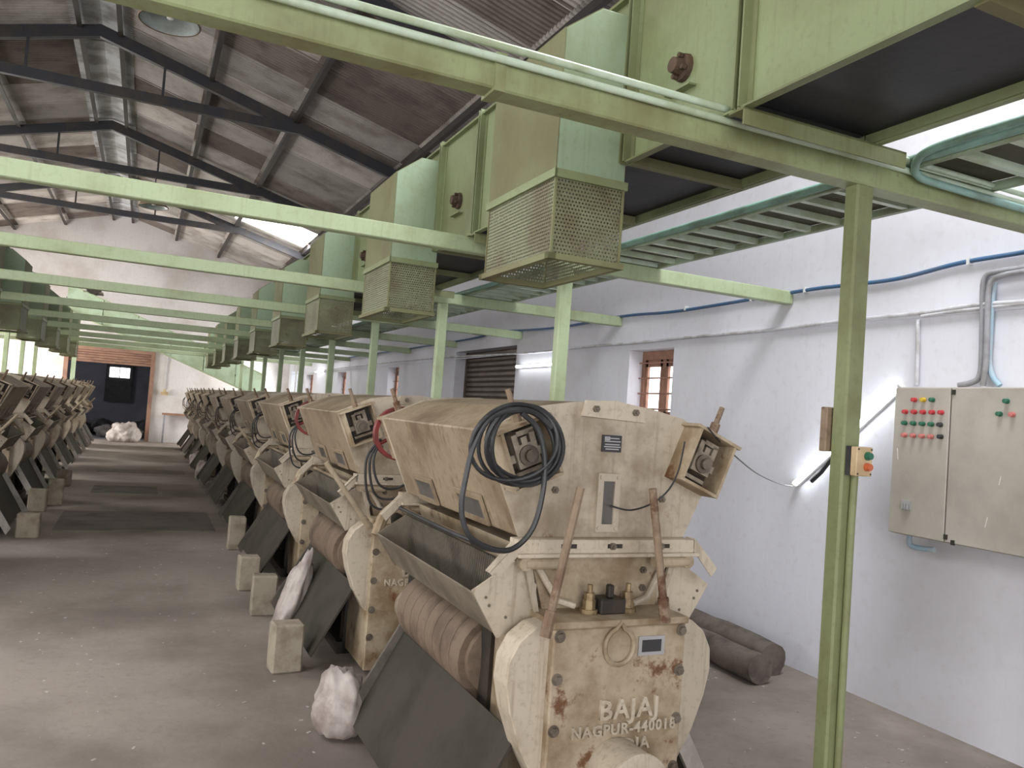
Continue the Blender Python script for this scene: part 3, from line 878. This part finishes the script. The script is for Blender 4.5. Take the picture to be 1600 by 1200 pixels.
    # clamp on the lid
    m = MB().box(-.055, .055, .07, .16, .98, 1.035); m.box(-.012, .012, .09, .12, 1.035, 1.085)
    cl = m.build('clamp_block', M['dark'], t, bev=.005)
    for x in (-.085, .085):
        m = MB()
        m.cyl((x, .11, .98), (x, .11, .995), .034, 14); m.cyl((x, .11, .995), (x, .11, 1.03), .024, 6); m.cyl((x, .11, 1.03), (x, .11, 1.055), .02, 6); m.cyl((x, .11, 1.055), (x, .11, 1.085), .011, 8)
        m.build('clamp_nut', M['brass'], cl)
    # cables at the far end
    for j, (w, h) in enumerate(((.10, .22), (.12, .27), (.14, .32))):
        MB().tube(curve_pts([(-.50, 1.66, 1.52), (-.53 - .02 * j, 1.66, 1.40), (-.49 - .02 * j, 1.66, 1.50 - h), (-.40, 1.66, 1.49 - h * 1.05), (-.28 + .02 * j, 1.64, 1.53 - h * .9)]), .007, 6).build('cable_loop', M['black'], t, smooth=True)
    MB().lathe((-.34, 1.60, 1.10), (0, 1, 0), [(0, 0), (0, .075), (.05, .075), (.05, 0)], 18).build('feed_pulley', M['dark'], t, smooth=True)

def red_wheel(t):
    m = MB().lathe((-.40, 1.625, 1.555), (0, 1, 0), [(0, .125), (0, .145), (.045, .145), (.045, .125), (0, .125)], 36)
    m.lathe((-.40, 1.625, 1.555), (0, 1, 0), [(0, 0), (0, .03), (.045, .03), (.045, 0)], 14)
    for k in range(4):
        a = k * PI / 2 + .5
        m.cyl((-.40 + .028 * math.cos(a), 1.648, 1.555 + .028 * math.sin(a)), (-.40 + .128 * math.cos(a), 1.648, 1.555 + .128 * math.sin(a)), .010, 8)
    m.build('belt_pulley', M['redwheel'], t, smooth=True)
GX = (1.665, -1.79)
lever_m = {}
def lever(t, kind):
    if kind not in lever_m:
        if kind == 'upright_left': p, q = (-.345, -.06, .99), (-.248, -.05, 1.462)
        elif kind == 'right': p, q = (.135, -.06, 1.02), (.055, -.05, 1.466)
        elif kind == 'lean_left': p, q = (-.34, -.04, .96), (-.63, -.06, 1.33)
        else: p, q = (.34, -.04, .96), (.63, -.06, 1.33)
        p, q = Vector(p), Vector(q)
        m = MB().cyl(p, q, .0155, 10)
        m.cyl(p - (q - p).normalized() * .04, p + (q - p).normalized() * .05, .021, 8)
        lever_m[kind] = m.build('lever', M['rustbar'] if 'lean' not in kind else M['cream_rust'], t)
        return
    again(lever_m[kind], t)

gin0 = thing('cotton_gin', (GX[0], 2.5, 0), 'x', 'machine', 'x')
make_gin(gin0)
for row in (0, 1):
    for k in range(0 if row == 0 else 2, 10):
        if row == 0 and k == 0:
            g = gin0
        else:
            g = copy_tree(gin0)
            g.location = (GX[row], 2.5 + DY * k, 0)
        side = 'right' if row == 0 else 'left'
        if row == 0 and k == 0:
            g['label'] = 'large cream cotton gin in front, with a coiled black cable on its corner'
        elif row == 0:
            g['label'] = 'cream cotton gin, %s from the camera in the right row' % ORD[k]
        else:
            g['label'] = 'dusty cotton gin, %s visible from the camera in the left row' % ORD[k - 2]
        g['group'] = 'cotton gins in the %s row' % side
        g['_k'] = k
gins = [o for o in C.objects if o.name.startswith('cotton_gin') and o.parent is None]
for g in gins:
    k = g['_k']
    del g['_k']
    right = g.location.x > 0
    if right and k < 2: red_wheel(g)
    if right and k == 0:
        lever(g, 'upright_left'); lever(g, 'right')
    elif k % 2 == 1:
        lever(g, 'lean_left' if right else 'lean_right'); lever(g, 'right')
    else:
        lever(g, 'right')

# coil of cable on the front gin
cy = 2.515
m = MB()
def ringpts(cx, cz, rx, rz, y, n=40, tilt=0):
    return [(cx + rx * math.cos(a) * math.cos(tilt) - rz * math.sin(a) * math.sin(tilt), y + .012 * math.sin(2 * a), cz + rx * math.cos(a) * math.sin(tilt) + rz * math.sin(a) * math.cos(tilt)) for a in [2 * PI * i / n for i in range(n)]]
c0 = at(1, cy, 818, 694)
for (du, dv, rx, rz, dy, tl) in ((-14, -3, .165, .130, -.022, .25), (-8, 2, .150, .138, .027, -.1), (0, 0, .142, .132, 0, .1), (6, 2, .137, .140, -.014, .5), (-3, 4, .128, .125, .012, 0), (2, -2, .146, .126, .02, -.3)):
    c = at(1, cy + dy, 818 + du, 694 + dv)
    m.tube(ringpts(c.x, c.z, rx, rz, cy + dy, tilt=tl), .0075, 8, closed=True)
px = [(862, 668), (835, 645), (798, 641), (765, 655), (742, 692), (728, 745), (721, 795), (732, 835), (762, 856), (800, 858), (832, 826), (848, 770), (851, 715), (840, 670), (815, 645)]
m.tube(curve_pts([at(1, cy - .03, u, v) for u, v in px], 6), .010, 8)
px = [(738, 842), (742, 850), (700, 835), (660, 815)]
tail = [at(1, cy - .03, 736, 840), at(1, cy + .02, 742, 850), Vector((1.225, 2.75, 1.195)), Vector((1.215, 3.2, 1.19)), Vector((1.22, 3.9, 1.19))]
m.tube(curve_pts(tail, 8), .010, 8)
tag(m.build('cable_coil', M['black'], None, smooth=True), 'coil of black cable hung over the left bearing of the front gin', 'cable')
# thin wires
w = [at(1, 2.5, 1106, 668), at(1, 2.7, 1135, 700), at(0, 3.3, 1180, 738), at(0, 4.0, 1215, 755), at(0, XR - .06, 1240, 760)]
tag(MB().tube(curve_pts(w, 8), .0035, 5).build('thin_wire', M['black']), 'thin wire sagging from the front gin to the wall tube light', 'wire')
w = [at(1, 2.64, 953, 790), at(1, 2.6, 985, 797), at(1, 2.5, 1020, 786), at(1, 2.5, 1045, 765), at(1, 2.52, 1060, 735), at(1, 2.53, 1070, 690)]
tag(MB().tube(curve_pts(w, 8), .0035, 5).build('thin_wire', M['black']), 'thin wire looping from sight window to right bearing of front gin', 'wire')

# ------------------------------------------------------------------ switch gear on the right
CX = 4.20
cab = thing('control_cabinet', (CX, 2.85, 1.15), 'beige steel control cabinet with coloured buttons on the right wall', 'cabinet')
def cloc(p): return (p[0] - CX, p[1] - 2.85, p[2] - 1.15)
MB().box(.012, XR - CX - .004, -.80, .635, 0, .89).build('body', M['cabinet'], cab, bev=.004)
D1 = MB().box(-.012, .012, .262, .632, .006, .886).build('door', M['cabinet'], cab, bev=.004)
D2 = MB().box(-.012, .012, -.797, .254, .006, .886).build('door', M['cabinet'], cab, bev=.004)
btn = {}
def button(u, v, col, parent):
    p = at(0, CX - .012, u, v)
    if col not in btn:
        q = MB().lathe((0, 0, 0), (-1, 0, 0), [(0, .0145), (.008, .0145), (.009, .0125), (.026, .0125), (.028, 0)], 14)
        btn[col] = q.build('push_button', M[col], parent, smooth=True)
        o = btn[col]
    else:
        o = again(btn[col], parent)
    o.location = cloc(p)
for u, v, c in ((1430, 625, 'red'), (1444, 625, 'yel'), (1458, 625, 'grn')): button(u, v, c, D1)
for i in range(5): button(1416 + i * 14, 643.5 + i * .3, 'red', D1)
for i in range(5): button(1415 + i * 13.8, 661 + i * .7, 'grn' if i < 4 else 'black', D1)
for i in range(4): button(1414.5 + i * 13.8, 680 + i * .8, 'pink', D1)
button(1471, 682.5, 'black', D1)
for u, v, c in ((1574, 627, 'grn'), (1563, 647, 'grn'), (1583, 648, 'pink')): button(u, v, c, D2)
p = cloc(at(0, CX - .012, 1417, 790))
q = MB().box(p[0] - .012, p[0], p[1] - .03, p[1] + .03, p[2] - .025, p[2] + .03)
for i in range(3): q.cyl((p[0] - .02, p[1] - .018 + .018 * i, p[2] - .02), (p[0] - .02, p[1] - .018 + .018 * i, p[2] + .01), .007, 8)
q.build('latch', M['silver'], D1)
for u, v in ((1491, 613), (1478, 839), (1489, 848)):
    p = cloc(at(0, CX - .012, u, v))
    MB().box(p[0] - .008, p[0] + .004, p[1] - .010, p[1] + .010, p[2] - .014, p[2] + .014).build('hinge', M['dark'], D1)
for (u0, v0, u1, v1) in ((1402, 700, 1403, 718), (1564, 744, 1561, 758), (1543, 808, 1539, 824)):
    a, b = cloc(at(0, CX - .0125, u0, v0)), cloc(at(0, CX - .0125, u1, v1))
    MB().cyl(a, b, .0022, 5).build('chalk_mark', M['chalk'], D2)
# conduit stub under the cabinet
q = curve_pts([at(0, 4.36, 1421, 836), at(0, 4.36, 1421, 848), at(0, 4.36, 1426, 854), at(0, 4.36, 1440, 857), at(0, 4.36, 1460, 859)], 5)
tag(MB().tube(q, .016, 10).build('conduit_elbow', M['palebluepipe'], None, smooth=True), 'short pale blue conduit elbow below the control cabinet', 'pipe')

# conduits on the right wall
xw = XR - .025
def wall_tube(name, pts, r, m, lab, cat, x=xw, clips=None):
    o = MB().tube(curve_pts([at(0, x, u, v) for u, v in pts], 8), r, 10).build(name, M[m], None, smooth=True)
    tag(o, lab, cat)
    return o
far = [Vector((xw, y, z)) for y, z in ((22, 2.80), (16, 2.79), (11, 2.81))]
pts = far + [at(0, xw, u, v) for u, v in ((740, 520), (860, 513), (974, 494), (1060, 486), (1250, 455), (1310, 447), (1400, 436), (1500, 411), (1600, 394), (1700, 372))]
bc = tag(MB().tube(curve_pts(pts, 8), .014, 10).build('blue_cable', M['bluepipe'], None, smooth=True), 'blue cable clipped in shallow sags along the upper right wall', 'cable')
for (u, v) in ((1072, 482), (1175, 467), (1259, 453), (1515, 409)):
    c = at(0, xw, u, v)
    MB().box(c.x - .02, c.x + .02, c.y - .008, c.y + .008, c.z - .02, c.z + .022).build('clip', M['white'], bc)
far = [Vector((xw, y, z)) for y, z in ((22, 2.55), (14, 2.57))]
pts = far + [at(0, xw, u, v) for u, v in ((820, 552), (900, 543), (1000, 535), (1075, 527), (1200, 516), (1315, 502), (1440, 489), (1520, 477), (1600, 471), (1700, 460))]
tag(MB().tube(curve_pts(pts, 6), .014, 10).build('white_conduit', M['whitepipe'], None, smooth=True), 'long white conduit along the right wall above the windows', 'pipe')
pts = [at(0, xw, u, v) for u, v in ((1440, 494), (1480, 488), (1530, 482), (1600, 474), (1700, 463))]
tag(MB().tube(curve_pts(pts, 6), .012, 10).build('white_conduit', M['whitepipe'], None, smooth=True), 'shorter white conduit just under the long one, above the cabinet', 'pipe')
tag(MB().tube([at(0, xw, u, v) for u, v in ((1434, 500), (1434, 545), (1432, 602))], .013, 10).build('conduit_drop', M['whitepipe'], None, smooth=True), 'single white conduit dropping to the left top of the cabinet', 'pipe')
drops = [('greypipe', 0, [(1700, 400), (1600, 418), (1560, 424), (1542, 430), (1536, 446), (1535, 490), (1534, 550), (1531, 585), (1520, 597), (1498, 602)], 'grey conduit, left one of the bent bundle above the cabinet'),
         ('greypipe', -.03, [(1700, 408), (1600, 424), (1568, 430), (1552, 437), (1545, 452), (1543, 490), (1541, 560), (1538, 588), (1536, 603)], 'grey conduit, middle one of the bent bundle above the cabinet'),
         ('palebluepipe', 0, [(1553, 442), (1549, 490), (1546, 545), (1546, 572), (1552, 590), (1562, 603)], 'pale blue conduit, right one of the bundle above the cabinet')]
for m_, dx, px, lab in drops:
    wall_tube('conduit_drop', px, .0165, m_, lab, 'pipe', x=xw + dx)

# tube lights
def tube_light(a, b, lab, n_out=(-1, 0, 0)):
    a, b, nn = Vector(a), Vector(b), Vector(n_out)
    t = thing('tube_light', a.lerp(b, .5), lab, 'light', 'tube lights on the right wall')
    c = a.lerp(b, .5)
    d = (b - a).normalized()
    L = (b - a).length
    s = d.cross(nn)
    m = MB()
    vs = []
    for z in (0, .028):
        for (i, j) in ((-1, -1), (1, -1), (1, 1), (-1, 1)): vs.append(d * (i * L / 2) + s * (j * .018) + nn * z)
    m.add(vs, [(0, 1, 2, 3), (4, 5, 6, 7), (0, 1, 5, 4), (1, 2, 6, 5), (2, 3, 7, 6), (3, 0, 4, 7)])
    m.build('batten', M['white'], t)
    MB().cyl(-d * (L / 2 - .02) + nn * .045, d * (L / 2 - .02) + nn * .045, .016, 12).build('glowing_tube', M['tube'], t, smooth=True)
    for s_ in (-1, 1):
        MB().cyl(d * (s_ * (L / 2 - .02)) + nn * .045, d * (s_ * L / 2) + nn * .045, .018, 10).build('end_cap', M['white'], t)
p0, p1 = at(0, XR - .05, 1238, 758), at(0, XR - .05, 1407, 602)
tube_light((XR - .002, p0.y, p0.z), (XR - .002, p1.y, p1.z), 'lit tube light mounted slanting on the wall behind the front column')
p0, p1 = at(0, XR - .05, 806, 573), at(0, XR - .05, 862, 569)
tube_light((XR - .002, p0.y, p0.z), (XR - .002, p1.y - .15, p1.z), 'lit level tube light on the wall beside the brown roller shutter')
p0 = at(0, XR - .05, 505, 580)
tube_light((XR - .002, p0.y, p0.z), (XR - .002, p0.y + 1.1, p0.z), 'small distant lit tube light far along the right wall')
dv = MB().tube([at(0, XR - .06, 1268, 752), at(0, XR - .06, 1283, 738), at(0, XR - .06, 1300, 716)], .016, 8).build('light_driver', M['black'])
tag(dv, 'black driver box on its lead beneath the slanting tube light', 'driver')

# boxes on the front column
jb = MB().box(2.432, 2.53, P0 + .070, P0 + .105, 1.645, 1.82).build('junction_box', M['rustbar'], None, bev=.004)
tag(jb, 'rusty brown junction box on the back of the front column', 'box')
ps = thing('push_button_station', (2.508, P0 - .002, 1.618), 'small cream push-button box with green and red buttons on front column', 'switch')
MB().box(-.042, .042, -.022, 0, -.056, .056).build('back_box', M['black'], ps)
MB().box(-.042, .042, -.052, -.022, -.056, .056).build('cover', M['pushbox'], ps, bev=.003)
for z, m_ in ((.022, 'grn'), (-.020, 'orange')):
    MB().lathe((.012, -.052, z), (0, -1, 0), [(0, .0165), (.008, .0165), (.009, .013), (.02, .013), (.021, 0)], 14).build('button', M[m_], ps, smooth=True)
q = MB()
for x in (-.034, .034):
    for z in (-.047, .047): q.cyl((x, -.054, z), (x, -.052, z), .004, 6)
q.build('screw', M['dark'], ps)
cpz = MB().tube([(2.505, P0 - .014, 1.565), (2.503, P0 - .013, 1.40), (2.503, P0 - .013, .8), (2.503, P0 - .013, .02)], .014, 10).build('column_conduit', M['green_olive'], None, smooth=True)
tag(cpz, 'green-painted conduit running down the face of the front column', 'pipe')

# ------------------------------------------------------------------ far end: inclined conveyor, table, ladder
cv = thing('inclined_conveyor', (0, 26.45, 0), 'pale green inclined conveyor trough slanting across the far end', 'conveyor')
def cz(x): return 3.68 - .385 * x
for (xa, xb) in ((-2.2, -1.25), (-1.25, -.3), (-.3, .65), (.65, 1.6), (1.6, 2.55), (2.55, 3.4)):
    for yy in (-.28, .28):
        MB().prism([(xa + .01, cz(xa) - .72), (xb - .01, cz(xb) - .72), (xb - .01, cz(xb)), (xa + .01, cz(xa))], 1, yy - .01, yy + .01).build('side_panel', M['mint'], cv)
for h in (-.74, -.0):
    MB().prism([(-2.22, cz(-2.22) + h), (3.42, cz(3.42) + h), (3.42, cz(3.42) + h + .025), (-2.22, cz(-2.22) + h + .025)], 1, -.31, .31).build('edge_rail', M['green'], cv)
MB().prism([(-2.22, cz(-2.22) - .40), (3.42, cz(3.42) - .40), (3.42, cz(3.42) - .38), (-2.22, cz(-2.22) - .38)], 1, -.27, .27).build('belt', M['belt'], cv)
MB().lathe((-1.55, -.32, cz(-1.55) + .22), (0, 1, 0), [(0, 0), (0, .20), (.5, .20), (.5, 0)], 18).build('drive_motor', M['dark'], cv, smooth=True)
MB().box(-1.8, -1.3, -.3, .3, cz(-1.55) + .06, cz(-1.55) + .11).build('motor_plate', M['iron'], cv)
for x in (-1.9, 3.0):
    for yy in (-.26, .26): MB().box(x - .04, x + .04, yy - .04, yy + .04, 0, cz(x) - .72).build('leg', M['mint'], cv)
tb = thing('steel_table', (.75, 27.7, 0), 'thin brown-topped steel table against the far wall', 'table')
MB().box(-.15, 1.2, -.25, .25, .90, .95).build('table_top', M['brownwood'], tb)
for x in (-.08, 1.12):
    for y_ in (-.2, .2): MB().box(x - .02, x + .02, y_ - .02, y_ + .02, 0, .90).build('leg', M['greypipe'], tb)
sb = MB().box(.52, .72, YF - .07, YF, 1.52, 1.62).box(.57, .66, YF - .10, YF - .07, 1.55, 1.70).build('wall_switch', M['pushbox'])
tag(sb, 'small cream switch box on the far wall right of the doorway', 'switch')
tag(MB().tube([(.62, YF - .02, 1.70), (.62, YF - .02, 2.2), (.66, YF - .02, 2.9)], .012, 6).build('switch_conduit', M['greypipe']), 'thin grey conduit rising from the far wall switch box', 'pipe')
ld = thing('steel_ladder', (4.25, 25.3, 0), 'white steel ladder against the far right wall', 'ladder')
for y_ in (-.55, 0.05): MB().box(-.02, .02, y_ - .02, y_ + .02, 0, 3.0).build('stile', M['white'], ld)
for k in range(9): MB().cyl((0, -.55, .3 + .32 * k), (0, .05, .3 + .32 * k), .012, 6).build('rung', M['white'], ld)

# ------------------------------------------------------------------ things on the floor
def block(x, y, rz, lab, grp, w=.18, d=.13, h=.30):
    m = MB().box(-w / 2, w / 2, -d / 2, d / 2, 0, h)
    o = m.build('stone_block', M['stone'], None, bev=.012, loc=(x, y, 0))
    o.rotation_euler = (0, 0, rz)
    for v in o.data.vertices:
        v.co += Vector(noise.noise_vector(v.co * 9 + Vector((x, y, 0)))) * .006 * (1 if v.co.z > .02 else 0)
    return tag(o, lab, 'block', grp)
gR, gL = 'stone blocks along the right row', 'stone blocks along the left row'
block(.965, 7.36, .05, 'pale squared stone block on the floor, lit, left of dark slide', gR)
block(.985, 6.52, -.06, 'brown stone block just behind the sack beside right row', gR, .19, .14, .31)
block(.94, 5.16, .08, 'dim grey stone block nearest the camera by the right row', gR, .19, .15, .30)
block(1.06, 9.3, .0, 'dark stone block further back in shade of the right row', gR, .18, .14, .36)
for i, (u, v, h, w) in enumerate(((41, 842, .27, .22), (56, 800, .29, .21), (84, 790, .36, .19), (98, 760, .27, .22), (105, 718, .2, .25))):
    p = at(2, 0, u, v)
    block(p.x, p.y + .08, rnd.uniform(-.08, .08), 'stone block, %s from the camera beside the left row' % ORD[i], gL, w, .15, h)

def sack(name, loc, size, m, lab, cat='sack', seed=0, rot=0, tilt=0, grp=None):
    bm = bmesh.new()
    bmesh.ops.create_icosphere(bm, subdivisions=4, radius=1)
    for v in bm.verts:
        p = v.co.copy()
        n = noise.noise(p * 1.3 + Vector((seed, 0, 0))) * .30 + abs(noise.noise(Vector((p.x * 3.2, p.y * 3.2, p.z * 1.2)) + Vector((seed, 5, 0)))) * .26 - abs(noise.noise(p * 6 + Vector((seed, 9, 0)))) * .10
        v.co = p * (1 + n)
        v.co.z = max(v.co.z, -.75)
        v.co = Vector((v.co.x * size[0], v.co.y * size[1], (v.co.z + .75) * size[2]))
    me = bpy.data.meshes.new(name)
    bm.to_mesh(me); bm.free()
    me.shade_smooth()
    me.materials.append(m)
    o = bpy.data.objects.new(name, me)
    C.objects.link(o)
    o.location = loc
    o.rotation_euler = (0, tilt, rot)
    return tag(o, lab, cat, grp)
sack('plastic_sack', (1.03, 5.95, .02), (.085, .13, .32), M['sack'], 'white plastic sack leaning beside the second gin of right row', seed=1, tilt=.3)
sack('plastic_sack', (1.04, 4.1, .02), (.12, .16, .19), M['sack'], 'crumpled pale sack on the floor beside the front gin', seed=2)
sack('plastic_sack', (1.20, 19.2, 0), (.14, .22, .20), M['sack'], 'white sack far down the right row near the far wall', seed=3)
sack('plastic_sack', (1.16, 16.7, 0), (.12, .20, .20), M['sack'], 'white sack at the foot of a gin deep in right row', seed=4)
sack('full_sack', (-.42, 27.4, 0), (.44, .38, .33), M['sack'], 'bulging white sack on the floor in the far doorway', seed=5)
for i, (x, y_, s_, mm, lb) in enumerate(((-1.25, 31.3, .40, 'sackdark', 'dark bundle in the middle of the back room heap'), (.15, 31.3, .42, 'sackdark', 'large dark bundle at the right of the back room heap'), (-1.95, 30.6, .36, 'sackdark', 'low dark bundle at the left of the back room heap'), (-.95, 29.7, .30, 'sackgrey', 'grey bundle in front of the dark heap in the back room'), (-.10, 29.8, .24, 'sackgrey', 'small grey bundle right of the grey one in the back room'))):
    sack('cloth_bundle', (x, y_, 0), (s_ * 1.2, s_, s_ * .75), M[mm], lb, 'bundle', seed=10 + i, grp='bundles in the back room')

# two weathered poles on the floor by the right wall
for i, (a, b, r, lab) in enumerate((((4.30, 6.9, .12), (4.17, 4.35, .12), .115, 'weathered wooden pole lying against the right wall'), ((4.02, 6.7, .10), (3.93, 4.22, .10), .10, 'weathered wooden pole lying beside the wall pole, nearer the gins'))):
    a, b = Vector(a), Vector(b)
    m = MB()
    n = 14
    P = [a.lerp(b, t / n) + Vector(noise.noise_vector(Vector((t * .6, i * 7, 0)))) * .012 for t in range(n + 1)]
    m.tube(P, r, 14)
    o = m.build('wooden_pole', M['log'], None, smooth=True)
    for v in o.data.vertices:
        v.co += Vector(noise.noise_vector(v.co * 5)) * .012
    tag(o, lab, 'pole', 'poles on the floor')

# scraps of lint and flakes on the floor
m = MB()
for i in range(420):
    x = rnd.uniform(-1.0, 1.0) if i < 300 else rnd.uniform(2.6, 4.3)
    y_ = rnd.uniform(2.5, 16) if i < 300 else rnd.uniform(2.2, 5)
    s_ = rnd.uniform(.003, .011)
    a_ = rnd.uniform(0, PI)
    R = Matrix.Rotation(a_, 3, 'Z')
    m.box(x - s_, x + s_, y_ - s_ * .6, y_ + s_ * .6, 0.0, .003, R)
tag(m.build('floor_scraps', M['lint']), 'pale lint and paint flakes scattered over the concrete floor', 'debris', kind='stuff')
